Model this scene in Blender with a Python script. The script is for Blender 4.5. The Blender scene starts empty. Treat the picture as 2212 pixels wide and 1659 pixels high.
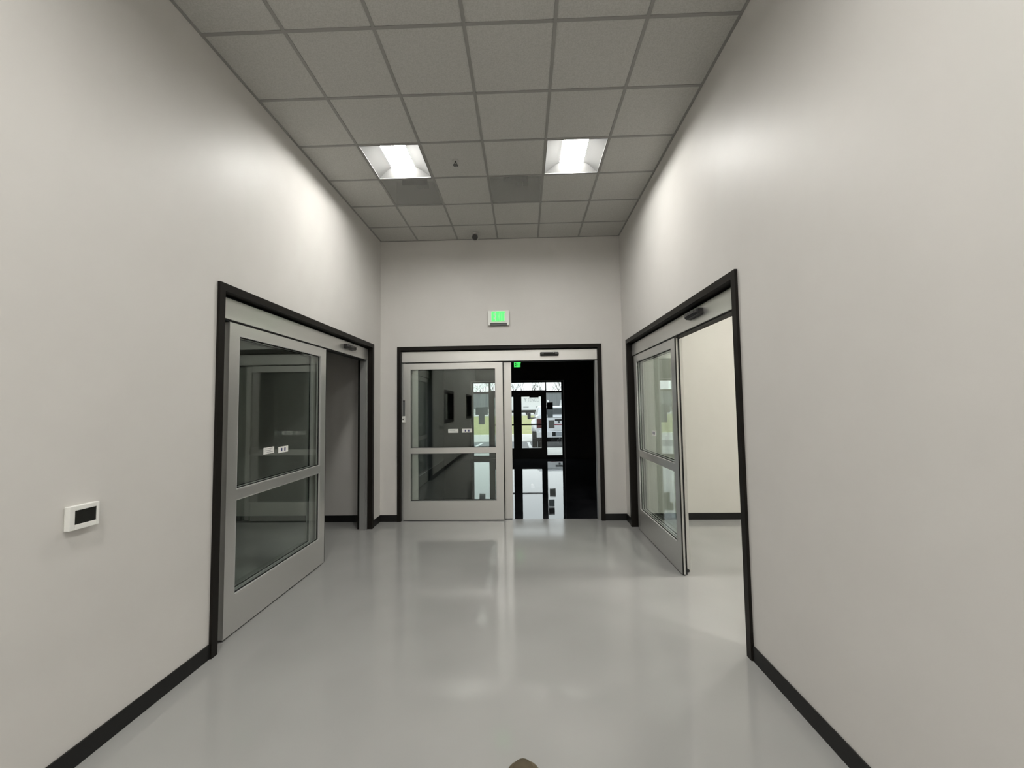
import bpy, bmesh, math, random
from mathutils import Vector, Matrix

random.seed(7)
S = bpy.context.scene
COL = S.collection

# ------------------------------------------------------------------ camera, world, exposure
F_PX = 893.6
right = Vector((0.9994683, 0.02937124, -0.01415824))
up = Vector((0.01572667, -0.05387526, 0.99842382))
fwd = Vector((-0.02856216, 0.99811562, 0.05430853))
cd = bpy.data.cameras.new('camera'); cam = bpy.data.objects.new('camera', cd); COL.objects.link(cam)
cd.sensor_fit = 'HORIZONTAL'; cd.sensor_width = 36.0; cd.lens = F_PX * 36.0 / 2212.0
cd.clip_start = 0.02; cd.clip_end = 500
cam.matrix_world = Matrix(((right.x, up.x, -fwd.x, 0.0), (right.y, up.y, -fwd.y, 0.0), (right.z, up.z, -fwd.z, 1.676), (0, 0, 0, 1)))
S.camera = cam

S.view_settings.view_transform = 'Standard'
S.view_settings.look = 'None'
S.view_settings.gamma = 1.0
S.view_settings.use_curve_mapping = False
S.view_settings.exposure = 0.0

SKY = 2.0
TROFFER = 114.5          # lens radiance of the ceiling lights
ROOM_TROFFER = 190.0     # the lit room beyond the right door

wd = bpy.data.worlds.new('overcast_sky'); S.world = wd; wd.use_nodes = True
nt = wd.node_tree; bg = nt.nodes['Background']
tc = nt.nodes.new('ShaderNodeTexCoord'); sep = nt.nodes.new('ShaderNodeSeparateXYZ'); rmp = nt.nodes.new('ShaderNodeValToRGB')
nt.links.new(tc.outputs['Generated'], sep.inputs[0]); nt.links.new(sep.outputs['Z'], rmp.inputs[0]); nt.links.new(rmp.outputs[0], bg.inputs['Color'])
rmp.color_ramp.elements[0].position = 0.0; rmp.color_ramp.elements[0].color = (0.93, 0.97, 0.97, 1)
rmp.color_ramp.elements[1].position = 0.6; rmp.color_ramp.elements[1].color = (0.86, 0.94, 1.0, 1)
bg.inputs['Strength'].default_value = SKY

try:
    S.cycles.max_bounces = 14; S.cycles.diffuse_bounces = 7; S.cycles.glossy_bounces = 6
    S.cycles.transparent_max_bounces = 24; S.cycles.transmission_bounces = 8
    S.cycles.caustics_reflective = False; S.cycles.caustics_refractive = False
    S.cycles.sample_clamp_indirect = 10.0; S.cycles.blur_glossy = 0.0
    S.cycles.use_denoising = True
except Exception:
    pass

# ------------------------------------------------------------------ materials
def mat(name, color, rough=0.5, metal=0.0, spec=0.5, coat=0.0, emit=None, estr=0.0):
    m = bpy.data.materials.new(name); m.use_nodes = True
    b = m.node_tree.nodes['Principled BSDF']
    b.inputs['Base Color'].default_value = (*color, 1); b.inputs['Roughness'].default_value = rough
    b.inputs['Metallic'].default_value = metal; b.inputs['Specular IOR Level'].default_value = spec
    b.inputs['Coat Weight'].default_value = coat
    if emit:
        b.inputs['Emission Color'].default_value = (*emit, 1); b.inputs['Emission Strength'].default_value = estr
    return m

def noise_on(m, scale, c0, c1, detail=4.0, bump=0.0, bscale=None, lo=0.35, hi=0.65, stretch=None):
    """speckle between two colours and, if asked, a fine bump"""
    t = m.node_tree; b = t.nodes['Principled BSDF']
    co = t.nodes.new('ShaderNodeTexCoord'); n = t.nodes.new('ShaderNodeTexNoise'); r = t.nodes.new('ShaderNodeValToRGB')
    src = co.outputs['Object']
    if stretch:
        mp = t.nodes.new('ShaderNodeMapping'); mp.inputs['Scale'].default_value = stretch
        t.links.new(src, mp.inputs[0]); src = mp.outputs[0]
    n.inputs['Scale'].default_value = scale; n.inputs['Detail'].default_value = detail
    t.links.new(src, n.inputs['Vector']); t.links.new(n.outputs['Fac'], r.inputs[0])
    r.color_ramp.elements[0].position = lo; r.color_ramp.elements[0].color = (*c0, 1)
    r.color_ramp.elements[1].position = hi; r.color_ramp.elements[1].color = (*c1, 1)
    t.links.new(r.outputs[0], b.inputs['Base Color'])
    if bump:
        n2 = t.nodes.new('ShaderNodeTexNoise'); n2.inputs['Scale'].default_value = bscale or scale; n2.inputs['Detail'].default_value = 3
        bp = t.nodes.new('ShaderNodeBump'); bp.inputs['Strength'].default_value = bump; bp.inputs['Distance'].default_value = 0.002
        t.links.new(src, n2.inputs['Vector']); t.links.new(n2.outputs['Fac'], bp.inputs['Height']); t.links.new(bp.outputs[0], b.inputs['Normal'])
    return m

def glass(name, tint, f0=0.045):
    m = bpy.data.materials.new(name); m.use_nodes = True; t = m.node_tree; t.nodes.clear()
    out = t.nodes.new('ShaderNodeOutputMaterial'); mix = t.nodes.new('ShaderNodeMixShader')
    tr = t.nodes.new('ShaderNodeBsdfTransparent'); gl = t.nodes.new('ShaderNodeBsdfGlossy')
    tr.inputs['Color'].default_value = (*tint, 1); gl.inputs['Roughness'].default_value = 0.0; gl.inputs['Color'].default_value = (0.97, 1.0, 0.985, 1)
    lw = t.nodes.new('ShaderNodeLayerWeight'); lw.inputs['Blend'].default_value = 0.5
    pw = t.nodes.new('ShaderNodeMath'); pw.operation = 'POWER'; pw.inputs[1].default_value = 5.0
    ma = t.nodes.new('ShaderNodeMath'); ma.operation = 'MULTIPLY_ADD'; ma.inputs[1].default_value = 1 - f0; ma.inputs[2].default_value = f0
    t.links.new(lw.outputs['Facing'], pw.inputs[0]); t.links.new(pw.outputs[0], ma.inputs[0]); t.links.new(ma.outputs[0], mix.inputs[0])
    t.links.new(tr.outputs[0], mix.inputs[1]); t.links.new(gl.outputs[0], mix.inputs[2]); t.links.new(mix.outputs[0], out.inputs[0])
    return m

M = {}
M['wall'] = noise_on(mat('eggshell_wall_paint', (.5, .49, .47), 0.47, spec=0.35), 3.0, (.572, .556, .532), (.587, .571, .547), bump=0.05, bscale=180)
M['room_wall'] = noise_on(mat('warm_room_paint', (.55, .54, .5), 0.5), 3.0, (.57, .56, .515), (.585, .575, .53), bump=0.05, bscale=180)
M['unlit_wall'] = mat('shade_darkened_lobby_paint', (.02, .02, .021), 0.6, spec=0.3)  # near-black colour carries the darkness of the unlit lobby
M['floor'] = noise_on(mat('grey_epoxy', (.36, .36, .35), 0.10, spec=0.42), 1.3, (.295, .292, .285), (.318, .315, .307), detail=2, bump=0.03, bscale=2.5)
M['lobby_floor'] = noise_on(mat('shade_darkened_polished_concrete', (.02, .021, .024), 0.03, spec=1.0), 2.2, (.008, .009, .011), (.028, .029, .033), detail=6, bump=0.16, bscale=4)  # polished concrete with the lobby's low light put into its colour
M['tile'] = noise_on(mat('acoustic_tile', (.5, .5, .48), 0.95, spec=0.1), 120, (.44, .435, .41), (.52, .515, .49), detail=6, bump=0.3, bscale=150)
M['grid'] = mat('ceiling_grid_paint', (.29, .285, .27), 0.6, spec=0.2)
M['plenum'] = mat('plenum_grey', (.25, .25, .24), 0.8)
M['bronze'] = mat('dark_bronze_frame', (.0095, .008, .0065), 0.45, spec=0.16)
M['base'] = mat('black_vinyl_base', (.0085, .0085, .0082), 0.45, spec=0.28)
M['alu'] = mat('clear_anodized_aluminium', (.67, .665, .643), 0.31, metal=0.78)
M['alu_dark'] = mat('shaded_aluminium_channel', (.28, .28, .275), 0.45, metal=0.45)  # darker copy of the aluminium, the jambs' shade put into the colour
M['gasket'] = mat('black_rubber', (.008, .008, .008), 0.6, spec=0.3)
M['bead'] = mat('bright_glazing_bead', (.50, .50, .485), 0.4, metal=0.2)
M['glass'] = glass('insulated_glass', (.925, .95, .935), 0.035)
M['clear'] = glass('storefront_glass', (.95, .97, .965), 0.04)
M['black'] = mat('black_plastic', (.012, .012, .012), 0.35)
M['blackgloss'] = mat('black_lens', (.004, .004, .004), 0.08)
M['white'] = mat('white_plastic', (.72, .72, .69), 0.4)
M['screen'] = mat('dark_screen', (.012, .012, .011), 0.15)
M['refl'] = mat('satin_grey_reflector', (.19, .19, .187), 0.6, spec=0.1)
M['lens'] = mat('troffer_lens', (.8, .8, .8), 0.6, emit=(1.0, .985, .94), estr=TROFFER)
M['room_lens'] = mat('side_room_lens', (.8, .8, .8), 0.6, emit=(1.0, .97, .90), estr=ROOM_TROFFER)
M['chrome'] = mat('dull_chrome', (.12, .12, .115), 0.4, metal=0.6)
M['green'] = mat('green_led_letters', (.05, .5, .1), 0.5, emit=(.10, 1.0, .17), estr=1.0)
M['greenface'] = mat('green_lit_face', (.62, .68, .60), 0.5, emit=(.2, 1.0, .25), estr=0.10)
M['sticker'] = mat('white_sticker', (.75, .75, .72), 0.6)
M['blue'] = mat('blue_print', (.03, .035, .12), 0.6)
M['greyprint'] = mat('grey_print', (.28, .29, .28), 0.6)
M['store'] = mat('black_storefront_metal', (.006, .006, .006), 0.45, spec=0.3)
M['trimgrey'] = mat('grey_metal_return', (.38, .38, .38), 0.4, metal=0.3)
def paper(name, c, tr):
    m = mat(name, c, 0.7, spec=0.1); t = m.node_tree; b = t.nodes['Principled BSDF']; out = t.nodes['Material Output']
    mx = t.nodes.new('ShaderNodeMixShader'); mx.inputs[0].default_value = 0.5; tl = t.nodes.new('ShaderNodeBsdfTranslucent'); tl.inputs['Color'].default_value = (*tr, 1)
    t.links.new(b.outputs[0], mx.inputs[1]); t.links.new(tl.outputs[0], mx.inputs[2]); t.links.new(mx.outputs[0], out.inputs[0]); return m
M['decal'] = mat('dark_grey_plastic', (.085, .09, .092), 0.6)
M['paper'] = paper('grey_paper_sign', (.12, .125, .125), (.58, .61, .62))
M['paper_warm'] = paper('textured_paper_sign', (.12, .12, .115), (.60, .59, .57))
M['decal_black'] = mat('black_decal', (.012, .013, .014), 0.6)
M['decal_mid'] = mat('mid_grey_decal', (.11, .112, .11), 0.6)
M['walk'] = noise_on(mat('pale_concrete', (.55, .54, .50), 0.85), 2.0, (.50, .49, .45), (.56, .55, .51))
M['asphalt'] = noise_on(mat('worn_asphalt', (.2, .2, .2), 0.9), 6.0, (.17, .17, .17), (.23, .23, .225))
M['line'] = mat('white_road_paint', (.75, .75, .73), 0.7)
M['grass'] = noise_on(mat('spring_grass', (.25, .3, .08), 0.9), 1.2, (.30, .31, .115), (.38, .38, .165), detail=6)
M['metalwall'] = noise_on(mat('grey_ribbed_metal', (.14, .15, .155), 0.7), 0.6, (.15, .16, .165), (.20, .21, .21), stretch=(6, 1, 0.4))
M['palewall'] = mat('pale_base_wall', (.6, .6, .58), 0.7)
M['bark'] = mat('grey_bark', (.13, .12, .115), 0.9)
M['carwhite'] = mat('white_car_paint', (.70, .71, .72), 0.25, coat=0.6)
M['cargrey'] = mat('light_grey_stripe', (.35, .36, .37), 0.4)
M['carletter'] = mat('grey_vinyl_letters', (.36, .38, .41), 0.6)
M['tyre'] = mat('tyre_rubber', (.012, .012, .012), 0.8)
M['carglass'] = mat('dark_car_glass', (.03, .035, .035), 0.1)
M['red'] = mat('red_tail_lamp', (.07, .005, .010), 0.25)
M['redstripe'] = mat('crimson_stripe', (.20, .01, .03), 0.4)
M['plate'] = mat('licence_plate', (.28, .30, .32), 0.5)
M['leather'] = noise_on(mat('brown_leather', (.11, .085, .055), 0.6), 25, (.078, .060, .032), (.105, .082, .048), bump=0.2, bscale=120)
M['sole'] = mat('dark_sole', (.03, .025, .02), 0.8)
M['lace'] = mat('tan_lace', (.2, .16, .11), 0.8)

# perforated panel: fine punched holes really let light through
def perforated():
    m = mat('perforated_grey_metal', (.42, .42, .405), 0.5); t = m.node_tree
    b = t.nodes['Principled BSDF']; out = t.nodes['Material Output']
    co = t.nodes.new('ShaderNodeTexCoord'); v = t.nodes.new('ShaderNodeTexVoronoi'); v.voronoi_dimensions = '2D'; v.inputs['Scale'].default_value = 170; v.inputs['Randomness'].default_value = 0.0
    lt = t.nodes.new('ShaderNodeMath'); lt.operation = 'LESS_THAN'; lt.inputs[1].default_value = 0.43
    mix = t.nodes.new('ShaderNodeMixShader'); tr = t.nodes.new('ShaderNodeBsdfTransparent')
    t.links.new(co.outputs['Object'], v.inputs['Vector']); t.links.new(v.outputs['Distance'], lt.inputs[0]); t.links.new(lt.outputs[0], mix.inputs[0])
    t.links.new(b.outputs[0], mix.inputs[1]); t.links.new(tr.outputs[0], mix.inputs[2]); t.links.new(mix.outputs[0], out.inputs[0])
    return m
M['perf'] = perforated()

# ------------------------------------------------------------------ helpers
def tag(o, label=None, cat=None, group=None, kind=None):
    if label: o['label'] = label
    if cat: o['category'] = cat
    if group: o['group'] = group
    if kind: o['kind'] = kind
    return o

def empty(name, loc, label, cat, group=None, kind=None):
    o = bpy.data.objects.new(name, None); COL.objects.link(o); o.location = loc; o.empty_display_size = 0.05
    return tag(o, label, cat, group, kind)

def base_of(parent):
    v = Vector((0, 0, 0))
    while parent is not None:
        v += parent.location; parent = parent.parent
    return v

class MB:
    def __init__(self): self.v = []; self.f = []
    def add(self, vs, fs):
        n = len(self.v); self.v += [Vector(p) for p in vs]; self.f += [[n + i for i in f] for f in fs]; return self
    def box(self, x0, x1, y0, y1, z0, z1, T=None):
        ps = [(x, y, z) for x in (x0, x1) for y in (y0, y1) for z in (z0, z1)]
        if T: ps = [T(*p) for p in ps]
        return self.add(ps, [(0, 1, 3, 2), (4, 6, 7, 5), (0, 4, 5, 1), (2, 3, 7, 6), (0, 2, 6, 4), (1, 5, 7, 3)])
    def quad(self, a, b, c, d): return self.add([a, b, c, d], [(0, 1, 2, 3)])
    def cyl(self, a, b, ra, rb=None, n=20):
        a = Vector(a); b = Vector(b); rb = ra if rb is None else rb
        ax = (b - a).normalized(); s = ax.orthogonal().normalized(); t = ax.cross(s)
        vs = []
        for c, r in ((a, ra), (b, rb)):
            for i in range(n):
                w = 2 * math.pi * i / n; vs.append(c + (s * math.cos(w) + t * math.sin(w)) * r)
        fs = [(i, (i + 1) % n, n + (i + 1) % n, n + i) for i in range(n)] + [tuple(range(n))[::-1], tuple(range(n, 2 * n))]
        return self.add(vs, fs)
    def loft(self, rings, cap=True, closed=True):
        n = len(rings[0]); vs = [p for r in rings for p in r]; fs = []
        for k in range(len(rings) - 1):
            for i in range(n if closed else n - 1):
                j = (i + 1) % n; fs.append((k * n + i, k * n + j, (k + 1) * n + j, (k + 1) * n + i))
        if cap: fs += [tuple(range(n))[::-1], tuple(range((len(rings) - 1) * n, len(rings) * n))]
        return self.add(vs, fs)
    def prism(self, poly, ax, a0, a1):
        """poly of 2-D points extruded along axis ax (0,1,2)"""
        def P(q, a):
            q = list(q); q.insert(ax, a); return q
        return self.loft([[P(q, a0) for q in poly], [P(q, a1) for q in poly]])
    def build(self, name, m, parent=None, bevel=0.0, smooth=False, seg=2):
        b = base_of(parent)
        me = bpy.data.meshes.new(name); bm = bmesh.new()
        vs = [bm.verts.new(p - b) for p in self.v]
        for f in self.f:
            try: bm.faces.new([vs[i] for i in f])
            except ValueError: pass
        bmesh.ops.recalc_face_normals(bm, faces=bm.faces)
        if bevel:
            es = [e for e in bm.edges if len(e.link_faces) == 2 and e.calc_face_angle(0) > 0.6]
            bmesh.ops.bevel(bm, geom=es, offset=bevel, segments=seg, affect='EDGES', profile=0.6, clamp_overlap=True)
        bm.to_mesh(me); bm.free(); me.materials.append(m)
        if smooth:
            for p in me.polygons: p.use_smooth = True
        o = bpy.data.objects.new(name, me); COL.objects.link(o); o.parent = parent
        return o

def struct(o, label, cat): return tag(o, label, cat, kind='structure')

def wall_mesh(T, u0, u1, z0, z1, thick, holes):
    """a wall slab with rectangular openings; T maps (u, depth, z) to the world"""
    us = sorted({u0, u1, *[h[0] for h in holes], *[h[1] for h in holes]})
    zs = sorted({z0, z1, *[max(z0, h[2]) for h in holes], *[h[3] for h in holes]})
    solid = {}
    for i in range(len(us) - 1):
        for k in range(len(zs) - 1):
            cu = (us[i] + us[i + 1]) / 2; cz = (zs[k] + zs[k + 1]) / 2
            solid[i, k] = not any(h[0] < cu < h[1] and h[2] < cz < h[3] for h in holes)
    m = MB(); idx = {}
    def V(i, k, d):
        if (i, k, d) not in idx:
            idx[i, k, d] = len(m.v); m.v.append(Vector(T(us[i], thick if d else 0.0, zs[k])))
        return idx[i, k, d]
    for (i, k), s in solid.items():
        if not s: continue
        for d in (0, 1): m.f.append([V(i, k, d), V(i + 1, k, d), V(i + 1, k + 1, d), V(i, k + 1, d)])
        for (di, dk, a, b) in ((-1, 0, (i, k), (i, k + 1)), (1, 0, (i + 1, k), (i + 1, k + 1)), (0, -1, (i, k), (i + 1, k)), (0, 1, (i, k + 1), (i + 1, k + 1))):
            if not solid.get((i + di, k + dk), False):
                m.f.append([V(*a, 0), V(*b, 0), V(*b, 1), V(*a, 1)])
    return m

# ------------------------------------------------------------------ room shell
XL, XR, YB, HC = -2.160, 1.472, 6.163, 4.224
Y0 = -6.0                       # the hall runs on behind the camera
WT = 0.17                       # wall thickness
TL = lambda u, d, z: (XL - d, u, z)
TR = lambda u, d, z: (XR + d, u, z)
TB = lambda u, d, z: (u, YB + d, z)
XLO, XRO = -7.2, 6.4            # outer sides of the rooms left and right
DZ = 2.595; FW = 0.055          # door frame height and face width
LD = (2.83, 5.85); RD = (2.83, 5.88); BD = (-1.901, 1.158)
HF = FW - 0.012
hole = lambda d: (d[0] + HF, d[1] - HF, -1, DZ - HF)
W1, W2 = (-0.12, 1.30, 1.26, 2.14), (-4.45, -2.93, 1.26, 2.14)

fl = MB().box(XLO, XRO, Y0 - 0.2, YB + 0.10, -0.12, 0.0).build('floor', M['floor'])
struct(fl, 'glossy light grey epoxy floor of the hall running into the side rooms', 'floor')

struct(wall_mesh(TL, Y0, YB + WT, 0, HC, WT, [hole(LD), W1, W2]).build('wall_left', M['wall']), 'pale grey painted wall with the left sliding door and the thermostat', 'wall')
struct(wall_mesh(TR, Y0, YB + WT, 0, HC, WT, [hole(RD)]).build('wall_right', M['wall']), 'pale grey painted wall with the right sliding door', 'wall')
struct(wall_mesh(TB, XL, XR, 0, HC, WT, [hole(BD)]).build('wall_back', M['wall']), 'pale grey end wall under the green exit sign', 'wall')
struct(MB().box(XL, XR, Y0 - 0.15, Y0, 0, HC).build('wall_rear', M['wall']), 'pale grey wall closing the hall behind the viewer', 'wall')

# side rooms
struct(MB().box(XLO, XL - WT, YB, YB + WT, 0, HC).build('wall_left_room', M['wall']), 'dim grey wall of the unlit room seen through the left door', 'wall')
struct(MB().box(XLO, XL - WT, Y0 - 0.15, Y0, 0, HC).box(XLO - 0.15, XLO, Y0 - 0.15, YB + WT, 0, HC).build('wall_left_room_far', M['wall']), 'unlit grey walls at the far side of the left room', 'wall')
struct(MB().box(XR + WT, XRO, YB + 0.005, YB + WT, 0, HC).build('wall_right_room', M['room_wall']), 'bright cream wall of the lit room seen through the right door', 'wall')
struct(MB().box(XR + WT, XRO, -0.15, 0.0, 0, HC).box(XRO, XRO + 0.15, -0.15, YB + WT, 0, HC).build('wall_right_room_far', M['room_wall']), 'cream walls at the far side of the lit right room', 'wall')

# baseboards
BH, BT = 0.098, 0.010
def baseboard(name, segs, label):
    m = MB()
    for s in segs: m.box(*s, 0, BH)
    struct(m.build(name, M['base'], bevel=0.003), label, 'baseboard')
baseboard('baseboard_left', [(XL, XL + BT, Y0, LD[0]), (XL, XL + BT, LD[1], YB)], 'black vinyl baseboard along the left wall')
baseboard('baseboard_right', [(XR - BT, XR, Y0, RD[0]), (XR - BT, XR, RD[1], YB)], 'black vinyl baseboard along the right wall')
baseboard('baseboard_back', [(XL, BD[0], YB - BT, YB), (BD[1], XR, YB - BT, YB)], 'black vinyl baseboard either side of the end door')
baseboard('baseboard_left_room', [(XLO, XL - WT - 0.02, YB - BT, YB)], 'black baseboard in the dim room beyond the left door')
baseboard('baseboard_right_room', [(XR + WT + 0.02, XRO, YB + 0.005 - BT, YB + 0.005)], 'black baseboard in the bright room beyond the right door')

# ceiling of 2 ft lay-in tiles
T = 0.6096; GX0, GYF = -1.5817, 5.6634
gx = [XL] + [GX0 + i * T for i in range(5)] + [XR]
gy = [YB]; y = GYF
while y > Y0: gy.append(y); y -= T
gy.append(Y0); gy = gy[::-1]
def row_of(y): return min(range(len(gy)), key=lambda i: abs(gy[i] - y))
RC = row_of(GYF - 3 * T)          # row holding the two lamps in view
lamp_rows = [RC, RC - 6, RC - 10, RC - 13, RC - 15]  # rearmost rows are added, unseen, to brighten the end behind the camera
lamp_cells = [(c, r) for r in lamp_rows if r >= 0 for c in (1, 4)]
vent_cells = [(1, RC + 1), (3, RC + 1)]
hw = 0.012
cm = MB()
for c in range(6):
    for r in range(len(gy) - 1):
        if (c, r) in lamp_cells or (c, r) in vent_cells: continue
        cm.box(gx[c] + hw - 0.002, gx[c + 1] - hw + 0.002, gy[r] + hw - 0.002, gy[r + 1] - hw + 0.002, HC + 0.004, HC + 0.02)
ceil = cm.build('ceiling', M['tile']); struct(ceil, 'suspended ceiling of square speckled grey acoustic tiles', 'ceiling')
gm = MB()
for x in gx[1:-1]: gm.box(x - hw, x + hw, Y0, YB, HC, HC + 0.03)
for yy in gy[1:-1]:
    for c in range(6): gm.box(gx[c] + (hw if c else 0), gx[c + 1] - (hw if c < 5 else 0), yy - hw, yy + hw, HC, HC + 0.03)
gm.box(XL, XL + 0.02, Y0, YB, HC - 0.001, HC + 0.03).box(XR - 0.02, XR, Y0, YB, HC - 0.001, HC + 0.03).box(XL + 0.02, XR - 0.02, YB - 0.02, YB, HC - 0.001, HC + 0.03)
gm.build('ceiling_grid', M['grid'], ceil)
sl = MB().box(XLO - 0.15, XRO + 0.15, Y0 - 0.2, YB + WT, HC + 0.55, HC + 0.65)
sl.box(XLO, XL - WT, Y0, YB, HC, HC + 0.1).box(XR + WT, XRO, 0, YB, HC, HC + 0.1)
sl.box(XL - WT, XL, Y0 - .15, YB, HC, HC + 0.55).box(XR, XR + WT, Y0 - .15, YB, HC, HC + 0.55).box(XL, XR, YB, YB + WT, HC, HC + 0.55).box(XL, XR, Y0 - .15, Y0, HC, HC + 0.55)
struct(sl.build('ceiling_deck', M['plenum']), 'hidden deck above the suspended ceiling tiles', 'ceiling')

# ------------------------------------------------------------------ recessed ceiling lights
def troffer(x0, x1, y0, y1, z, lens, label, group=None):
    t = empty('ceiling_light', ((x0 + x1) / 2, (y0 + y1) / 2, z), label, 'ceiling light', group)
    x0 += hw; x1 -= hw; y0 += hw; y1 -= hw
    cx = (x0 + x1) / 2; hwid = (x1 - x0) / 2; lw = 0.125; dep = 0.075
    def prof(s):                      # s in -1..1 across the opening: vaulted reflector height
        a = abs(s) * hwid
        if a <= lw: return dep
        k = (hwid - a) / (hwid - lw); return dep * (1 - (1 - k) ** 1.35)
    n = 14
    edges = [-1 + (1 - lw / hwid) * i / n for i in range(n + 1)]
    for side in (-1, 1):
        r = MB(); pts = [(cx + (s if side < 0 else -s) * hwid, z + 0.002 + prof(s)) for s in edges]
        r.loft([[(px, y0, pz) for px, pz in pts], [(px, y1, pz) for px, pz in pts]], cap=False, closed=False)
        r.build('reflector', M['refl'], t, smooth=True)
    ss = [-1 + 2 * i / 40 for i in range(41)]
    for ye, sg in ((y0, 1), (y1, -1)):
        e = MB(); low = [(cx + s * hwid, ye, z + 0.002) for s in ss]; top = [(cx + s * hwid, ye + sg * 1.1 * prof(s), z + 0.002 + prof(s) + 0.001) for s in ss]
        e.loft([low, top], cap=False, closed=False); e.build('end_cap', M['refl'], t, smooth=True)
    l = MB(); rr = [(cx + lw * math.cos(math.pi * i / 10), z + 0.001 + dep - 0.010 * math.sin(math.pi * i / 10)) for i in range(11)]
    l.loft([[(px, y0 + dep * 1.05, pz) for px, pz in rr], [(px, y1 - dep * 1.05, pz) for px, pz in rr]])
    l.build('lens', lens, t)
    f = MB()
    for a in ((x0, x0 + .006, y0, y1), (x1 - .006, x1, y0, y1), (x0 + .006, x1 - .006, y0, y0 + .006), (x0 + .006, x1 - .006, y1 - .006, y1)): f.box(*a, z - 0.001, z + 0.012)
    f.build('frame', M['refl'], t)
    h = MB(); hz = z + 0.1
    h.box(x0, x1, y0, y1, hz, hz + 0.01).box(x0, x0 + .002, y0, y1, z + .012, hz).box(x1 - .002, x1, y0, y1, z + .012, hz).box(x0, x1, y0, y0 + .002, z + .012, hz).box(x0, x1, y1 - .002, y1, z + .012, hz)
    h.build('housing', M['refl'], t)
    return t
for (c, r) in lamp_cells:
    if r == RC:
        lb = 'lit square ceiling light above the left door, touching a grey grille' if c == 1 else 'lit square ceiling light above the right door'
        troffer(gx[c], gx[c + 1], gy[r], gy[r + 1], HC, M['lens'], lb, 'square ceiling lights in the hall')
    else:
        troffer(gx[c], gx[c + 1], gy[r], gy[r + 1], HC, M['lens'], 'lit square ceiling light behind the viewer, the rearmost added to brighten the hall', 'ceiling lights out of frame')
for (px, py) in ((2.9, 4.0), (5.0, 4.0), (2.9, 1.4), (5.0, 1.4)):
    troffer(px, px + T, py, py + T, HC - 0.115, M['room_lens'], 'lit square ceiling light of the room beyond the right door', 'ceiling lights of the right room')

# ------------------------------------------------------------------ return grilles
def grille(c, r, label):
    x0, x1, y0, y1 = gx[c] + hw, gx[c + 1] - hw, gy[r] + hw, gy[r + 1] - hw
    g = empty('return_air_grille', ((x0 + x1) / 2, (y0 + y1) / 2, HC), label, 'ceiling vent', 'grey ceiling grilles')
    MB().box(x0, x1, y0, y1, HC + 0.002, HC + 0.004).build('perforated_panel', M['perf'], g)
    p = MB(); h = HC + 0.30
    p.box(x0, x1, y0, y1, h, h + .01)
    for a in ((x0, x0 + .004, y0, y1), (x1 - .004, x1, y0, y1), (x0 + .004, x1 - .004, y0, y0 + .004), (x0 + .004, x1 - .004, y1 - .004, y1)): p.box(*a, HC + .012, h)
    p.build('plenum_box', M['white'], g)
    cx, cy = (x0 + x1) / 2, (y0 + y1) / 2
    yd = cy + .075
    half = [(cx + .15 * math.cos(math.pi * i / 20), yd - .12 * math.sin(math.pi * i / 20)) for i in range(21)]
    MB().prism(half, 2, HC + .14, h - .001).build('duct_collar', M['base'], g)
    for k in (0, 1): MB().box(cx + .012 + .075 * k, cx + .072 + .075 * k, yd + .004, yd + .095, HC + .14, HC + .20).build('damper_box', M['plenum'], g)
    return g
grille(*vent_cells[0], 'grey perforated ceiling grille right behind the left ceiling light')
grille(*vent_cells[1], 'grey perforated ceiling grille near the middle, beside the right ceiling light')

# sprinkler and camera
t = empty('fire_sprinkler', (-0.671, 4.138, HC), 'small metal fire sprinkler hanging from a ceiling tile between the lights', 'sprinkler')
MB().cyl((-0.671, 4.138, HC - .004), (-0.671, 4.138, HC + .004), .032, n=24).build('escutcheon', M['tile'], t)
m = MB().cyl((-0.671, 4.138, HC - .018), (-0.671, 4.138, HC - .004), .009)
for s in (-1, 1): m.cyl((-0.671 + s * .010, 4.138, HC - .017), (-0.671 + s * .013, 4.138, HC - .030), .0025, n=8).cyl((-0.671 + s * .013, 4.138, HC - .030), (-0.671, 4.138, HC - .043), .0025, n=8)
m.build('frame', M['chrome'], t)
m = MB().cyl((-0.671, 4.138, HC - .046), (-0.671, 4.138, HC - .043), .020, n=20)
for i in range(8):
    a = math.pi * i / 4; m.cyl((-0.671 + .018 * math.cos(a), 4.138 + .018 * math.sin(a), HC - .045), (-0.671 + .028 * math.cos(a), 4.138 + .028 * math.sin(a), HC - .047), .004, n=6)
m.build('deflector', M['chrome'], t)

t = empty('security_camera', (-0.680, 5.93, HC), 'white security camera with a black ball lens on the ceiling by the end wall', 'camera')
MB().cyl((-0.680, 5.93, HC - .022), (-0.680, 5.93, HC), .048, .052, n=32).build('mount', M['tile'], t, bevel=.003)
def ball(m, c, r, nu=20, nv=12, sc=(1, 1, 1)):
    rings = []
    for k in range(1, nv):
        ph = math.pi * k / nv; rings.append([(c[0] + sc[0] * r * math.sin(ph) * math.cos(2 * math.pi * i / nu), c[1] + sc[1] * r * math.sin(ph) * math.sin(2 * math.pi * i / nu), c[2] + sc[2] * r * math.cos(ph)) for i in range(nu)])
    return m.loft(rings)
o = MB(); ball(o, (-0.680, 5.93, HC - .062), .050)
o.build('ball_housing', M['tile'], t, smooth=True)
MB().cyl((-0.678, 5.892, HC - .0755), (-0.676, 5.874, HC - .0815), .043, .040, n=28).build('lens', M['blackgloss'], t)

# ------------------------------------------------------------------ automatic sliding doors
def ring(m, Tm, u0, u1, z0, z1, w, d0, d1):
    m.box(u0, u0 + w, d0, d1, z0, z1, Tm).box(u1 - w, u1, d0, d1, z0, z1, Tm)
    m.box(u0 + w, u1 - w, d0, d1, z0, z0 + w, Tm).box(u0 + w, u1 - w, d0, d1, z1 - w, z1, Tm)

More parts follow.
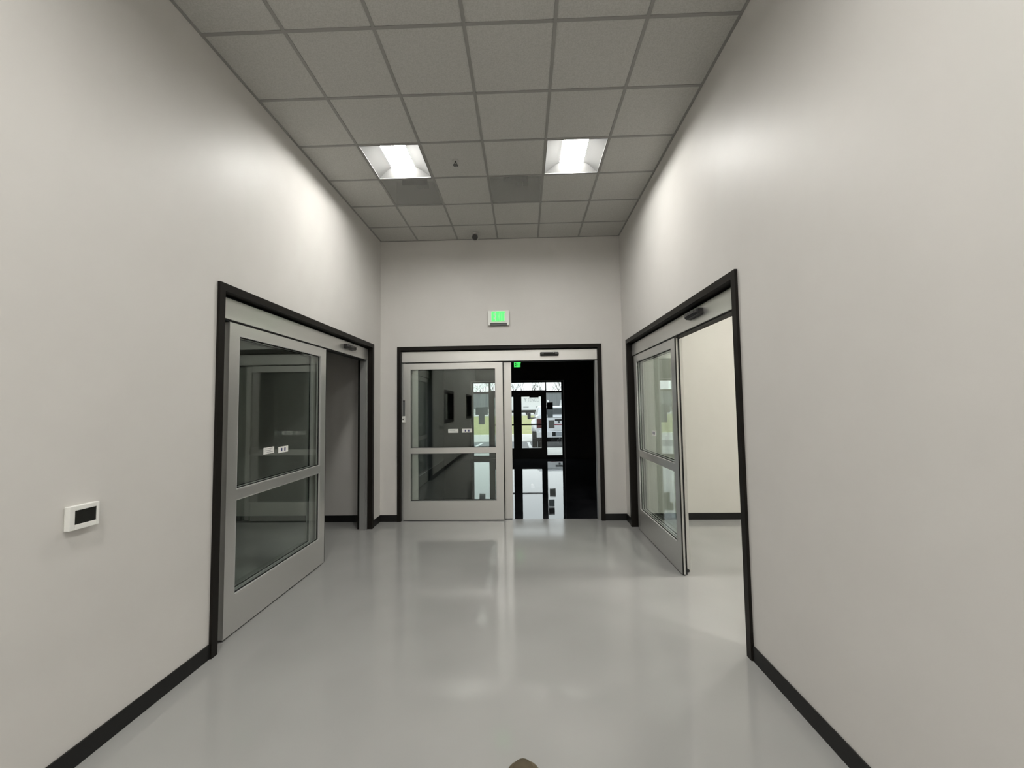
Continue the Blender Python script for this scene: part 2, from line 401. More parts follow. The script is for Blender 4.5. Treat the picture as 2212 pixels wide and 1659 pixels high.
def leaf(root, Tm, name, u0, u1, d0, d1, ztop, stile=0.108, top=0.088, lead=None):
    """one glazed door leaf: aluminium frame > upper and lower pane, beads, gasket"""
    zb, r0, r1 = 0.285, 0.995, 1.070
    b = MB()
    b.box(u0, u0 + stile, d0, d1, 0.012, ztop, Tm).box(u1 - stile, u1, d0, d1, 0.012, ztop, Tm)
    b.box(u0 + stile, u1 - stile, d0, d1, 0.012, zb, Tm).box(u0 + stile, u1 - stile, d0, d1, r0, r1, Tm).box(u0 + stile, u1 - stile, d0, d1, ztop - top, ztop, Tm)
    fr = b.build(name, M['alu'], root)
    a0, a1 = u0 + stile, u1 - stile
    for (z0, z1) in ((r1, ztop - top), (zb, r0)):
        dm = (d0 + d1) / 2
        MB().box(a0, a1, dm - .003, dm + .003, z0, z1, Tm).build('glass_pane', M['glass'], fr)
        for (e0, e1) in ((d0 + .0005, dm - .006), (dm + .006, d1 - .0005)):
            g = MB(); ring(g, Tm, a0, a1, z0, z1, .006, e0, e1); g.build('glazing_bead', M['bead'], fr)
        for (e0, e1) in ((dm - .006, dm - .003), (dm + .003, dm + .006)):
            g = MB(); ring(g, Tm, a0, a1, z0, z1, .011, e0, e1); g.build('glazing_gasket', M['gasket'], fr)
    if lead is not None:
        lu, s = lead
        q = MB()
        for (e0, e1) in ((d0 + .001, d0 + .010), (d1 - .010, d1 - .001)): q.box(min(lu, lu + s * .012), max(lu, lu + s * .012), e0, e1, .014, ztop - .004, Tm)
        q.build('edge_gasket', M['gasket'], fr)
    q = MB().box(u0 + .01, u1 - .01, d0 + .012, d1 - .012, 0.0, .012, Tm); q.build('bottom_sweep', M['gasket'], fr)
    return fr

def sliding_door(name, Tm, D, front, rear, lead, hd, label, jambs):
    """hollow-metal frame, header box, a sliding leaf in front and a fixed leaf behind"""
    c = Tm((D[0] + D[1]) / 2, 0.0, 0.0)
    root = empty(name, c, label, 'sliding door', kind='structure')
    m = MB()
    a, b = D
    m.box(a, a + FW, -.020, WT + .015, 0, DZ, Tm).box(b - FW, b, -.020, WT + .015, 0, DZ, Tm).box(a + FW, b - FW, -.020, WT + .015, DZ - FW, DZ, Tm)
    # keep the casing clear of the wall core: only the opening liner runs through
    m = MB()
    li = HF - .003
    for (d0, d1, o, w) in ((-.020, -.0005, 0, FW), (-.0005, WT + .0005, li + .003, FW - li - .003), (WT + .0005, WT + .02, 0, FW)):
        m.box(a + o, a + o + w, d0, d1, 0, DZ - o, Tm).box(b - o - w, b - o, d0, d1, 0, DZ - o, Tm).box(a + o + w, b - o - w, d0, d1, DZ - o - w, DZ - o, Tm)
    m.build('door_frame', M['bronze'], root)
    i0, i1 = a + FW, b - FW
    MB().box(i0 + .001, i1 - .001, hd, .150, 2.362, DZ - FW - .018, Tm).build('header', M['alu'], root, bevel=.003)
    MB().box(i0 + .001, i1 - .001, hd + .02, .150, DZ - FW - .017, DZ - FW - .001, Tm).build('header_gap_strip', M['gasket'], root)
    MB().box(i0 + .05, i1 - .05, hd + .012, .146, 2.350, 2.3615, Tm).build('track_channel', M['gasket'], root)
    j = MB()
    for (j0, j1, e0, e1) in jambs: j.box(j0, j1, e0, e1, 0.0, 2.350 if e0 > hd else 2.361, Tm)
    j.build('jamb_post', M['alu_dark'], root)
    k = MB()
    leaf(root, Tm, 'sliding_panel', *front, hd, hd + .045, 2.345, lead=lead)
    leaf(root, Tm, 'fixed_panel', *rear, hd + .062, hd + .107, 2.345, stile=0.118)
    return root

d_left = sliding_door('door_1', TL, LD, (3.030, 4.548), (2.945, 4.490), (4.548, 1), .050,
    'half open silver glass sliding door in a dark frame on the left wall', [(LD[1] - FW - .055, LD[1] - FW - .001, .062, .140), (LD[1] - FW - .030, LD[1] - FW - .001, .050, .062)])
d_right = sliding_door('door_2', TR, RD, (4.185, 5.735), (4.26, 5.77), (4.185, -1), .050,
    'half open silver glass sliding door to the bright room on the right wall', [(RD[0] + FW + .001, RD[0] + FW + .055, .062, .140), (RD[1] - FW - .05, RD[1] - FW - .001, .10, .158)])
d_back = sliding_door('door_3', TB, BD, (-1.822, -0.317), (-1.735, -0.190), (-0.317, 1), .028,
    'silver glass sliding door at the end of the hall, half open to the dark lobby', [(BD[0] + FW + .001, -1.824, .030, .150), (BD[1] - FW - .036, BD[1] - FW - .001, .030, .150)])

MB().cyl((XR + .103, 4.195, .052), (XR + .103, 4.175, .052), .014, n=16).build('floor_guide', M['black'], d_right)

# motion sensors on the headers
def sensor(Tm, uc, zc, hd, label):
    t = empty('motion_sensor', Tm(uc, hd, zc), label, 'motion sensor', 'black door sensors')
    w = .138
    m = MB(); pr = [(hd - .0005, -.030), (hd - .045, -.026), (hd - .060, -.008), (hd - .056, .020), (hd - .040, .028), (hd - .0005, .028)]
    rings = []
    for s, k in ((-w, .82), (-w + .012, 1.0), (w - .012, 1.0), (w, .82)):
        rings.append([Tm(uc + s, hd + (d - hd) * k, zc + z * k) for d, z in pr])
    m.loft(rings); m.build('sensor_body', M['black'], t, bevel=.002)
    MB().box(uc - .085, uc + .085, hd - .0635, hd - .058, zc - .006, zc + .010, Tm).build('lens_window', M['blackgloss'], t)
    MB().box(uc + .055, uc + .065, hd - .064, hd - .060, zc + .012, zc + .018, Tm).build('indicator', M['greyprint'], t)
sensor(TL, 5.13, 2.452, .050, 'black motion sensor on the header of the left sliding door')
sensor(TR, 3.63, 2.462, .050, 'black motion sensor on the header of the right sliding door')
sensor(TB, 0.388, 2.453, .028, 'black motion sensor on the header of the end door')

# stickers on the glass
def sticker(Tm, u0, u1, z0, z1, d, kind, label):
    t = empty('glass_sticker', Tm((u0 + u1) / 2, d, z0), label, 'sticker', 'stickers on the glass doors')
    MB().box(u0, u1, d - .0010, d - .0002, z0, z1, Tm).build('backing', M['sticker'], t)
    w, h = u1 - u0, z1 - z0
    p = MB()
    if kind == 'text':
        for k, (a, b) in enumerate(((.12, .86), (.1, .7), (.3, .9))):
            zz = z0 + h * (.76 - .27 * k); p.box(u0 + w * a, u0 + w * b, d - .0014, d - .0010, zz, zz + h * .07, Tm)
        p.build('printed_lines', M['greyprint'], t)
    else:
        for a, b in ((.27, .40), (.60, .73)):
            MB().box(u0 + w * a, u0 + w * b, d - .0014, d - .0010, z0 + h * .22, z0 + h * .76, Tm).build('printed_bar', M['blue'], t)
gd = .050 + .0225 - .003
gb = .028 + .0225 - .003
sticker(TL, 3.490, 3.640, 1.296, 1.352, gd, 'text', 'white sticker with printed lines on the left door glass')
sticker(TL, 3.705, 3.860, 1.284, 1.340, gd, 'bars', 'white sticker with two blue bars on the left door glass')
sticker(TB, -1.147, -0.993, 1.294, 1.351, gb, 'text', 'white sticker with one printed line on the end door glass')
sticker(TB, -0.938, -0.785, 1.296, 1.353, gb, 'bars', 'greyish sticker with two dark bars on the end door glass')
sticker(TR, 4.93, 5.08, 1.306, 1.362, gd, 'bars', 'small sticker seen edge-on on the right door glass')

# key switch on the left jamb of the end door
t = empty('jamb_slot_cover', (-1.806, YB + .026, 1.556), 'narrow dark grey slot cover on the left jamb of the end door', 'cover plate')
MB().box(-1.824, -1.794, YB + .022, YB + .0278, 1.556, 1.79).build('cover', M['decal'], t, bevel=.002)
MB().box(-1.824, -1.794, YB + .0205, YB + .0219, 1.775, 1.79).build('cap', M['black'], t)
t = empty('key_switch', (-1.806, YB + .026, 1.462), 'small white switch box on the left jamb of the end door', 'switch')
MB().box(-1.834, -1.786, YB + .004, YB + .0278, 1.462, 1.552).build('box', M['white'], t, bevel=.004)
MB().cyl((-1.816, YB + .004, 1.508), (-1.816, YB - .003, 1.508), .009, n=16).build('keyhole', M['black'], t)

# exit signs
def strokes(m, x, z, w, h, ch, y0, y1, s):
    if ch == 'E':
        m.box(x, x + s, y0, y1, z, z + h)
        for k in (0, .5, 1): m.box(x + s, x + w, y0, y1, z + (h - s) * k, z + (h - s) * k + s)
    elif ch == 'I': m.box(x + (w - s) / 2, x + (w + s) / 2, y0, y1, z, z + h)
    elif ch == 'T': m.box(x + (w - s) / 2, x + (w + s) / 2, y0, y1, z, z + h - s).box(x, x + w, y0, y1, z + h - s, z + h)
    elif ch == 'X':
        k = s * 1.15
        m.prism([(x, z), (x + k, z), (x + w, z + h), (x + w - k, z + h)], 1, y0, y1)
        m.prism([(x + w - k, z), (x + w, z), (x + k, z + h), (x, z + h)], 1, y0 + .0004, y1)
def exit_sign(x0, x1, z0, z1, yw, label, lx0, lx1, lz0, lz1, thick=.045, dark=False):
    t = empty('exit_sign', ((x0 + x1) / 2, yw, z0), label, 'exit sign', 'green exit signs')
    yf = yw - thick
    b = MB(); sd = .030
    b.box(x0 + sd, x1 - sd, yf, yw - .0005, z0 + .032, z1).box(x0, x0 + sd, yf, yw - .0005, z0, z1).box(x1 - sd, x1, yf, yw - .0005, z0, z1)
    b.build('housing', M['black' if dark else 'white'], t)
    MB().box(x0 + sd + .001, x1 - sd - .001, yf + .012, yw - .0008, z0 - .004, z0 + .031).build('recess_shade', M['decal_mid'], t)  # grey block painted dark as the shaded recess between the feet
    MB().box(lx0 - .006, lx1 + .006, yf - .003, yf - .0002, lz0 - .004, lz1 + .004).build('face', M['decal_black' if dark else 'greenface'], t)
    l = MB(); W = lx1 - lx0; H = lz1 - lz0; s = H * .21
    for ch, a, w in (('E', 0, .25), ('X', .29, .29), ('I', .61, .10), ('T', .74, .26)): strokes(l, lx0 + W * a, lz0, W * w, H, ch, yf - .008, yf - .003, s)
    l.build('lettering', M['green'], t)
exit_sign(-0.520, -0.207, 2.895, 3.112, YB, 'white EXIT sign with glowing green letters high on the end wall', -0.466, -0.267, 2.950, 3.098)
YS = 13.40
# thermostat
t = empty('thermostat', (XL, 1.968, 1.115), 'white wall thermostat with a dark screen on the left wall', 'thermostat')
ty0, ty1, tz0, tz1 = 1.897, 2.037, 1.120, 1.236
m = MB(); m.loft([[(XL + .0005, ty0 + .006, tz0 + .006), (XL + .0005, ty1 - .006, tz0 + .006), (XL + .0005, ty1 - .006, tz1 - .006), (XL + .0005, ty0 + .006, tz1 - .006)], [(XL + .010, ty0, tz0), (XL + .010, ty1, tz0), (XL + .010, ty1, tz1), (XL + .010, ty0, tz1)]])
m.build('back_plate', M['white'], t, bevel=.003)
s0, s1, q0, q1 = ty0 + .026, ty1 - .014, tz0 + .026, tz1 - .024
fr = MB()
fr.box(XL + .0102, XL + .033, ty0 + .002, s0, tz0 + .002, tz1 - .002).box(XL + .0102, XL + .033, s1, ty1 - .002, tz0 + .002, tz1 - .002).box(XL + .0102, XL + .033, s0, s1, tz0 + .002, q0).box(XL + .0102, XL + .033, s0, s1, q1, tz1 - .002)
fr.build('bezel', M['white'], t, bevel=.0025)
MB().box(XL + .0102, XL + .029, s0 + .0005, s1 - .0005, q0 + .0005, q1 - .0005).build('screen', M['screen'], t)

# windows of the left wall behind the viewer (seen only as reflections)
for n, w in (('window_1', W1), ('window_2', W2)):
    m = MB(); f = .06
    for (d0, d1, o) in ((-.015, -.0005, -.02), (.0, WT, .0005)):
        a, b, z0, z1 = w[0] + o, w[1] - o, w[2] + o, w[3] - o
        m.box(a, a + f, d0, d1, z0, z1, TL).box(b - f, b, d0, d1, z0, z1, TL).box(a + f, b - f, d0, d1, z0, z0 + f, TL).box(a + f, b - f, d0, d1, z1 - f, z1, TL)
    o = m.build(n, M['bronze']); struct(o, 'dark framed interior window in the left wall, mirrored in the end door glass', 'window')
    MB().box(w[0] + .061, w[1] - .061, .08, .086, w[2] + .061, w[3] - .061, TL).build('glass_pane', M['glass'], o)

# ------------------------------------------------------------------ dark lobby beyond the end door
LX0, LX1, LY0, LH = -2.6, 3.6, YB + WT, 3.75
struct(MB().box(LX0, LX1, YB + .1002, YS + .28, -.12, -0.001).build('floor_lobby', M['lobby_floor']), 'unlit polished concrete lobby floor mirroring the windows', 'floor')
struct(MB().box(LX0 - .15, LX0, LY0, YS + .25, 0, LH).build('wall_lobby_left', M['unlit_wall']), 'dark left wall of the lobby', 'wall')
struct(MB().box(LX1, LX1 + .15, LY0, YS + .25, 0, LH).build('wall_lobby_right', M['unlit_wall']), 'dark right wall of the lobby', 'wall')
struct(MB().box(LX0, XL, LY0, LY0 + .02, 0, LH).box(XR, LX1, LY0, LY0 + .02, 0, LH).build('wall_lobby_near', M['unlit_wall']), 'dark lobby wall beside the end door', 'wall')
struct(MB().box(LX0 - .15, LX1 + .15, LY0, YS + .25, LH, LH + .15).box(LX0, LX1, YB + WT, LY0 + .02, HC - .3, HC + .55).build('ceiling_lobby', M['unlit_wall']), 'unlit black lobby ceiling', 'ceiling')
SX0, SX1, SZ = -1.720, 1.290, 2.505
TS = lambda u, d, z: (u, YS - .05 + d, z)
struct(wall_mesh(TS, LX0, LX1, 0, LH, .25, [(SX0, SX1, -1, SZ)]).build('wall_lobby_front', M['unlit_wall']), 'unlit lobby wall around the glass entrance', 'wall')
m = MB().box(SX0 + .0005, SX0 + .020, YS - .052, YS + .05, 0, SZ - .001).box(SX1 - .020, SX1 - .0005, YS - .052, YS + .05, 0, SZ - .001).box(SX0 + .02, SX1 - .02, YS - .052, YS + .05, SZ - .012, SZ - .0005)
struct(m.build('trim_1', M['trimgrey']), 'thin grey trim edging the glass entrance', 'trim')

# storefront: sidelights, transoms, a pair of doors
a0, a1 = SX0 + .0205, SX1 - .0205
y0, y1 = YS + .0, YS + .05
m = MB(); 
for (u0, u1) in ((a0, -1.640), (-1.146, -1.080), (0.690, 0.722), (1.205, a1)): m.box(u0, u1, y0, y1, 0, SZ - .013)
for (u0, u1) in ((-1.640, -1.146), (-1.080, 0.690), (0.722, 1.205)):
    m.box(u0, u1, y0, y1, 2.440, SZ - .013)
for (u0, u1) in ((-1.640, -1.146), (0.722, 1.205)): m.box(u0, u1, y0, y1, 2.105, 2.165).box(u0, u1, y0, y1, 0, .100)
m.box(-1.080, 0.690, y0, y1, 2.1221, 2.190)
sf = m.build('window_3', M['store']); struct(sf, 'black framed glass entrance with sidelights at the far end of the lobby', 'window')
for (u0, u1, z0, z1) in ((-1.640, -1.146, .1, 2.105), (-1.640, -1.146, 2.165, 2.44), (-1.080, .690, 2.19, 2.44), (.722, 1.205, .1, 2.105), (.722, 1.205, 2.165, 2.44)):
    MB().box(u0, u1, YS + .022, YS + .028, z0, z1).build('glass_pane', M['clear'], sf)
def entrance_leaf(name, u0, u1, g0, g1, label):
    m = MB(); z0, z1 = .335, 1.985
    m.box(u0, g0, y0, y1, .008, 2.122).box(g1, u1, y0, y1, .008, 2.122).box(g0, g1, y0, y1, .008, z0).box(g0, g1, y0, y1, z1, 2.122)
    o = m.build(name, M['store']); struct(o, label, 'door')
    MB().box(g0, g1, YS + .022, YS + .028, z0, z1).build('glass_pane', M['clear'], o)
    MB().box(u0 + .05, u1 - .05, YS - .075, YS - .045, 1.068, 1.110).box(u0 + .06, u0 + .10, YS - .045, YS, 1.075, 1.10).box(u1 - .10, u1 - .06, YS - .045, YS, 1.075, 1.10).build('push_bar', M['store'], o, bevel=.004)
    return o
entrance_leaf('door_4', -1.0799, -.2141, -.955, -.350, 'left black framed glass leaf of the lobby entrance')
o = entrance_leaf('door_5', -.2139, .6899, -.086, .545, 'right black framed glass leaf of the lobby entrance')
MB().box(.17, .47, YS - .06, YS - .0005, 1.955, 2.03).build('door_closer', M['store'], o, bevel=.004)
MB().cyl((-.165, YS - .012, 2.06), (-.165, YS - .0005, 2.06), .018, n=16).build('door_sensor', M['decal_mid'], o)

struct(MB().box(-1.08, .69, YS - .03, YS + .08, -.002, .0075).build('trim_2', M['store']), 'low black threshold under the entrance doors', 'threshold')
exit_sign(-0.325, -0.078, 2.915, 3.12, YS - .05, 'green EXIT sign glowing in the dark lobby above the glass entrance', -0.305, -0.092, 2.940, 3.100, dark=True)

def decal(name, rects, mk, label):
    m = MB()
    for (u0, u1, z0, z1) in rects: m.box(u0, u1, YS + .0195, YS + .0215, z0, z1)
    tag(m.build(name, mk), label, 'window sign')
decal('window_sign', [(-1.583, -1.180, 1.420, 1.668), (-1.482, -1.288, 1.110, 1.4199)], M['paper'], 'dark grey panel with a narrower tab below on the left sidelight')
decal('window_sign', [(.735, .925, 1.560, 1.792)], M['decal_black'], 'black panel topmost of three on the right sidelight')
decal('window_sign', [(.742, .922, 1.300, 1.535)], M['paper'], 'grey panel middle of three on the right sidelight')
decal('window_sign', [(.775, .965, 0.955, 1.215)], M['paper_warm'], 'textured grey panel lowest of three on the right sidelight')

# ------------------------------------------------------------------ outside
ZG = -0.30
struct(MB().box(-30, 30, YS + .28, 17.0, -.42, -.012).build('sidewalk', M['walk']), 'pale concrete sidewalk just outside the entrance', 'sidewalk')
struct(MB().box(-40, 40, 17.0, 23.2, -.5, ZG).build('parking_lot', M['asphalt']), 'grey asphalt parking bay under the pickup', 'parking lot')
struct(MB().box(-40, 40, 23.2, 28.9, -.5, ZG + .02).build('concrete_drive', M['walk']), 'pale concrete drive between the parking bay and the grass', 'road')
g = MB(); g.loft([[(-60, 28.9, ZG + .03), (60, 28.9, ZG + .03)], [(-60, 66, .18), (60, 66, .18)]], cap=False, closed=False)
tag(g.build('lawn', M['grass']), 'yellow green lawn beyond the parking lot', 'grass', kind='stuff')
struct(MB().box(-90, 90, 66, 97.5, -.1, .2).build('road', M['walk']), 'pale road beyond the lawn under the box truck', 'road')
def parking_line(p, q, label):
    (xa, ya), (xb, yb) = p, q; w = .07
    MB_ = MB().loft([[(xa - w, ya, ZG + .001), (xa + w, ya, ZG + .001), (xa + w, ya, ZG + .006), (xa - w, ya, ZG + .006)], [(xb - w, yb, ZG + .001), (xb + w, yb, ZG + .001), (xb + w, yb, ZG + .006), (xb - w, yb, ZG + .006)]])
    tag(MB_.build('parking_line', M['line']), label, 'parking line', 'white parking lines')
parking_line((-2.45, 20.7), (-2.30, 22.8), 'white parking line seen through the left sidelight')
parking_line((.30, 19.3), (.20, 22.9), 'white parking line beside the pickup tyres')

# pale box truck on the road
TY = 70.0
t = empty('box_trailer', (0, TY, .2), 'white box trailer with grey lettering parked beyond the lawn', 'trailer')
bx = MB().box(-4.95, 3.80, TY, TY + 2.5, 1.02, 3.95).build('cargo_box', M['carwhite'], t, bevel=.04)
MB().box(-.15, .75, TY - .02, TY - .001, 1.42, 1.64).box(1.95, 2.9, TY - .02, TY - .001, 1.46, 1.66).box(-4.9, 3.75, TY - .02, TY - .001, 1.10, 1.17).build('side_stripe', M['cargrey'], bx)
MB().box(-4.7, 4.0, TY + .2, TY + 2.3, .62, 1.0).box(.2, 2.6, TY + .1, TY + .2, .55, 1.0).build('chassis', M['tyre'], t)
for wx in (.60, 1.98, -3.6): MB().cyl((wx, TY + .12, .62), (wx, TY + .5, .62), .42, n=24).build('wheel', M['tyre'], t)
MB().cyl((1.98, TY + .1, .62), (1.98, TY + .12, .62), .2, n=20).build('hub', M['carwhite'], t)
cb = MB(); cb.prism([(3.81, .95), (4.38, .95), (4.42, 1.45), (4.22, 1.65), (4.16, 2.65), (3.81, 2.75)], 1, TY + .3, TY + 2.2); cb.build('nose_box', M['carwhite'], t, bevel=.05)
t = empty('delivery_van', (7.2, 73, .2), 'white van far off behind the pickup roof, its low bonnet pointing left', 'van')
cb = MB(); cb.prism([(5.55, .55), (8.9, .55), (8.9, 2.75), (6.55, 2.75), (6.32, 1.62), (5.6, 1.50)], 1, 73, 75); cb.build('van_body', M['carwhite'], t, bevel=.05)
MB().box(5.6, 6.1, 72.97, 72.999, 1.18, 1.32).build('van_lamp', M['red'], t)
for wx in (6.2, 8.2): MB().cyl((wx, 72.95, .55), (wx, 73.2, .55), .35, n=20).build('wheel', M['tyre'], t)
fc = bpy.data.curves.new('lettering', 'FONT'); fc.body = 'TENCO'; fc.size = .88; fc.extrude = .01; fc.align_x = 'LEFT'; fc.space_character = 1.0
ft = bpy.data.objects.new('lettering_source', fc); COL.objects.link(ft); bpy.context.view_layer.update()
fm = bpy.data.meshes.new_from_object(ft.evaluated_get(bpy.context.evaluated_depsgraph_get())); bpy.data.objects.remove(ft)
fo = bpy.data.objects.new('lettering', fm); COL.objects.link(fo); fo.parent = bx
fo.location = Vector((.60, TY - .012, 2.42)) - base_of(bx); fo.rotation_euler = (math.pi / 2, 0, 0); fo.scale = (.66, 1.0, 1); fm.materials.clear(); fm.materials.append(M['carletter'])
lg = MB(); lg.prism([(-.10, 3.0), (.10, 3.06), (.2, 2.93), (.32, 3.06), (.50, 3.0), (.27, 2.80), (.23, 2.45), (.16, 2.45), (.15, 2.80)], 1, TY - .022, TY - .002); lg.build('logo', M['carletter'], bx)

# white pickup parked with its tail towards the entrance
PX, PY = 1.565, 19.0
t = empty('pickup_truck', (PX, PY, ZG), 'white pickup parked with its tailgate towards the glass entrance', 'pickup truck')
H = lambda z: ZG + z
body = MB()
prof = [(-1.02, H(.75)), (-1.02, H(1.45)), (-.98, H(1.53)), (-.90, H(1.53)), (-.90, H(.80)), (.90, H(.80)), (.90, H(1.53)), (.98, H(1.53)), (1.02, H(1.45)), (1.02, H(.75))]
body.loft([[(PX + x, PY + .03, z) for x, z in prof], [(PX + x, PY + 2.1, z) for x, z in prof]])
bd = body.build('bed', M['carwhite'], t, bevel=.01)
for s in (-1, 1):
    rr = []
    for k in range(7):
        a = math.pi * k / 6; w = .22 * math.sin(a); yy = PY + .25 + 1.35 * k / 6; zt = H(.95 + .42 * math.sin(a))
        rr.append([(PX + s * 1.021, yy, H(.80)), (PX + s * (1.022 + w), yy, H(.80)), (PX + s * (1.022 + w), yy, zt - .12), (PX + s * (1.022 + w * .55), yy, zt), (PX + s * 1.021, yy, zt + .03)])
    MB().loft(rr).build('fender', M['carwhite'], t, smooth=True)
tgm = MB().box(PX - .76, PX + .76, PY - .03, PY + .028, H(.83), H(1.50)); tg = tgm.build('tailgate', M['carwhite'], t, bevel=.015)
MB().box(PX - .18, PX + .18, PY - .042, PY - .0302, H(1.30), H(1.37)).build('tailgate_handle', M['black'], tg, bevel=.006)
lgm = MB().cyl((PX, PY - .036, H(1.235)), (PX, PY - .0302, H(1.235)), .055, n=6); lgm.build('emblem', M['decal'], tg)
MB().box(PX - .40, PX + .40, PY - .034, PY - .0302, H(1.105), H(1.150)).build('red_stripe', M['redstripe'], tg)
MB().box(PX - .72, PX + .72, PY - .034, PY - .0302, H(1.44), H(1.47)).build('tailgate_seam', M['cargrey'], tg)
for s in (-1, 1):
    MB().box(min(PX + s * .78, PX + s * 1.0), max(PX + s * .78, PX + s * 1.0), PY - .02, PY + .029, H(.98), H(1.40)).build('tail_light', M['red'], t, bevel=.02)
    MB().box(min(PX + s * .775, PX + s * .885), max(PX + s * .775, PX + s * .885), PY + .03, PY + 1.0, H(.45), H(.74)).build('frame_rail', M['tyre'], t)
bp = MB(); bp.box(PX - 1.02, PX - .32, PY - .22, PY - .035, H(.56), H(.80)).box(PX + .32, PX + 1.02, PY - .22, PY - .035, H(.56), H(.80)).box(PX - .32, PX + .32, PY - .20, PY - .035, H(.56), H(.60))
bp.build('bumper', M['carwhite'], t, bevel=.012)
MB().box(PX - .319, PX + .319, PY - .10, PY - .036, H(.601), H(.80)).build('bumper_recess', M['black'], t)
MB().box(PX - .155, PX + .155, PY - .115, PY - .101, H(.63), H(.785)).build('licence_plate', M['plate'], t)
hm = MB().box(PX - .35, PX + .35, PY - .05, PY + .1, H(.38), H(.52)).cyl((PX, PY - .30, H(.45)), (PX, PY - .05, H(.45)), .045, n=12)
hm.build('tow_hitch', M['tyre'], t)
for a in range(4):
    ch = MB(); w = math.pi / 2 * a; ch.cyl((PX + .085 * math.cos(w), PY - .33, H(.45) + .085 * math.sin(w)), (PX + .085 * math.cos(w), PY - .301, H(.45) + .085 * math.sin(w)), .03, n=10)
    ch.build('hitch_pin', M['chrome'], t)
MB().cyl((PX - .5, PY + .9, H(.42)), (PX + .5, PY + .9, H(.42)), .15, n=16).build('rear_axle', M['tyre'], t)
for s in (-1, 1):
    for (w0, w1, yy) in ((.72, .93, PY + .92), (.98, 1.20, PY + .92), (.78, 1.02, PY + 4.3)):
        a, b = sorted((PX + s * w0, PX + s * w1))
        MB().cyl((a, yy, H(.40)), (b, yy, H(.40)), .40, n=28).build('wheel', M['tyre'], t, bevel=.03)
cab = MB()
cp = [(2.12, .75), (2.12, 1.52), (2.25, 1.93), (3.4, 1.97), (4.05, 1.50), (5.4, 1.42), (5.6, .75)]
def cabring(x, k): return [(PX + x * (k if z > 1.5 else 1), PY + yy, H(z)) for yy, z in cp]
cab.loft([cabring(-1.0, .83), cabring(-.9, .92), cabring(.9, .92), cabring(1.0, .83)])
cb = cab.build('cab', M['carwhite'], t, bevel=.03)
MB().loft([[(PX - .66, PY + 2.105, H(1.56)), (PX + .66, PY + 2.105, H(1.56)), (PX + .60, PY + 2.215, H(1.86)), (PX - .60, PY + 2.215, H(1.86))], [(PX - .66, PY + 2.085, H(1.56)), (PX + .66, PY + 2.085, H(1.56)), (PX + .60, PY + 2.195, H(1.86)), (PX - .60, PY + 2.195, H(1.86))]]).build('rear_window', M['carglass'], cb)
for s in (-1, 1):
    mm = MB().box(*sorted((PX + s * 1.22, PX + s * 1.40)), PY + 3.3, PY + 3.42, H(1.28), H(1.62)); mo = mm.build('side_mirror', M['black'], t, bevel=.04)
    MB().cyl((PX + s * .96, PY + 3.36, H(1.34)), (PX + s * 1.23, PY + 3.36, H(1.34)), .035, n=10).build('mirror_arm', M['black'], mo)

# grey building and bare trees on the skyline
t = empty('metal_building', (0, 98, .2), 'long low grey metal building beyond the road', 'building')
MB().box(-34, 40, 98, 108, 1.15, 4.75).build('metal_siding', M['metalwall'], t)
MB().box(-34, 40, 98.02, 107.9, .15, 1.149).build('base_wall', M['palewall'], t)
MB().box(-34.2, 40.2, 97.8, 108.2, 4.751, 4.9).build('roof_edge', M['decal'], t)

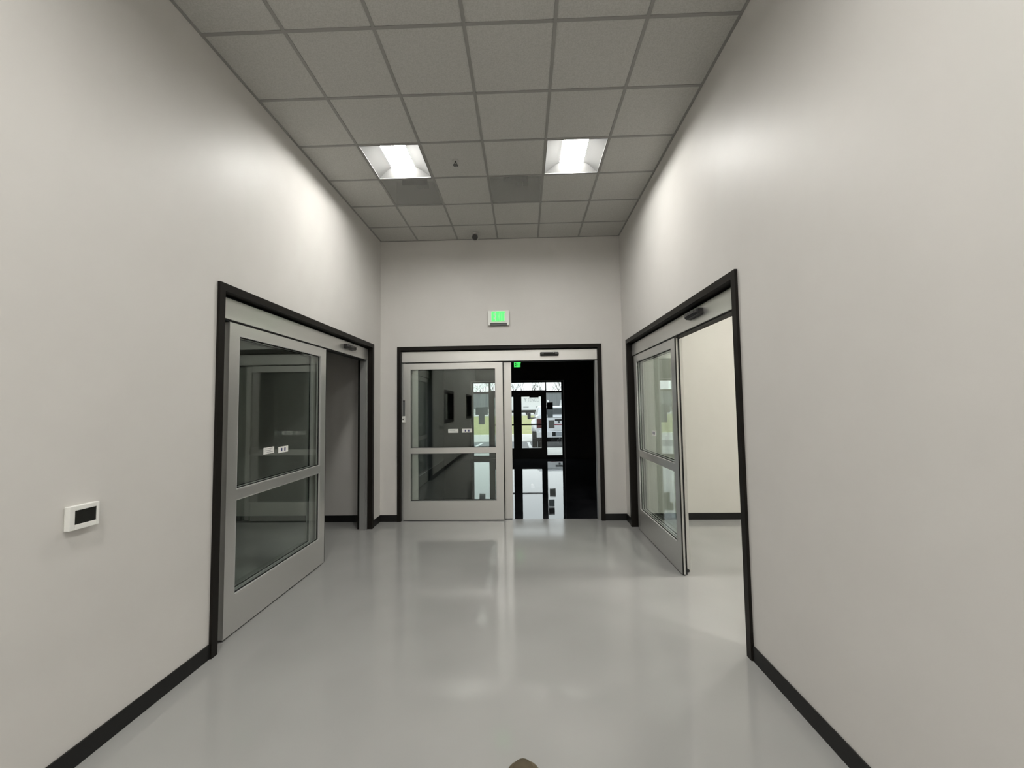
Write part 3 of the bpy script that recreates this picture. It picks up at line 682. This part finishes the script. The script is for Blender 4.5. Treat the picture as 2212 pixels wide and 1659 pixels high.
def tree(x, y, h, seed):
    rnd = random.Random(seed); m = MB()
    def grow(p, d, l, r, lev):
        q = p + d * l; m.cyl(p, q, r, r * .62, n=6 if lev < 2 else 4)
        if lev >= 4: return
        for k in range(3 if lev < 3 else 2):
            a = rnd.uniform(0, 2 * math.pi); s = rnd.uniform(.30, .75)
            nd = (d + Vector((math.cos(a) * s, math.sin(a) * s, rnd.uniform(-.05, .3)))).normalized()
            grow(p + d * l * rnd.uniform(.55, 1.0), nd, l * rnd.uniform(.55, .78), r * .52, lev + 1)
    grow(Vector((x, y, .15)), Vector((rnd.uniform(-.05, .05), 0, 1)).normalized(), h * .36, h * .017, 0)
    tag(m.build('bare_tree', M['bark']), 'leafless grey tree rising on the skyline above the grey building', 'tree', 'bare trees on the skyline')
struct(MB().box(-110, 110, 97.5, 170, -.1, .15).build('field', M['grass']), 'dull field behind the grey building', 'field')
k = 0
for row in range(4):
    for x in range(-18, 20, 9):
        k += 1; tree(x + 2.25 * row + random.uniform(-.4, .4), 113 + 13 * row, random.uniform(10.5, 13) + 1.1 * row, 40 + k)

# ------------------------------------------------------------------ boot at the bottom edge of the picture
BX, BY = -0.028, 1.962          # toe of the boot
t = empty('leather_boot', (BX, BY - .16, 0), 'brown leather boot whose rounded toe just shows at the bottom edge', 'boot')
def bring(s, z, grow=0.0):
    """plan outline of the boot at height z; s scales it"""
    out = []
    for i in range(40):
        a = 2 * math.pi * i / 40
        cx, sy = math.cos(a), math.sin(a)
        if sy >= 0: x, yy = .078 * math.copysign(abs(cx) ** .78, cx), .085 * abs(sy) ** .78
        else: x, yy = (.078 - .026 * min(1, -sy * 1.4)) * cx, .235 * sy
        out.append((BX + x * s + (grow * cx), BY - .085 + yy * s + grow * sy, z))
    return out
MB().loft([bring(1.0, 0.0, .004), bring(1.0, .026, .006), bring(1.0, .030, .004)]).build('sole', M['sole'], t)
MB().loft([bring(.995, .031), bring(1.0, .045), bring(.985, .062), bring(.93, .078), bring(.82, .089), bring(.62, .096), bring(.35, .099)]).build('upper', M['leather'], t, smooth=True)
sh = MB(); rings = []
for z, ry in ((.080, .115), (.12, .085), (.17, .070), (.21, .072)): rings.append([(BX + .046 * math.cos(2 * math.pi * i / 24), BY - .225 + (ry if math.sin(2 * math.pi * i / 24) > 0 else .075) * math.sin(2 * math.pi * i / 24), z) for i in range(24)])
sh.loft(rings); sh.build('shaft', M['leather'], t, smooth=True)
lc = MB()
for i in range(4): yy = BY - .135 - .014 * i; zz = .105 + .020 * i; lc.cyl((BX - .030, yy, zz), (BX + .030, yy, zz + .003), .004, n=8)
lc.build('laces', M['lace'], t)
st = MB().box(BX - .003, BX + .003, BY - .085, BY - .030, .0975, .1005); st.build('toe_seam', M['lace'], t)
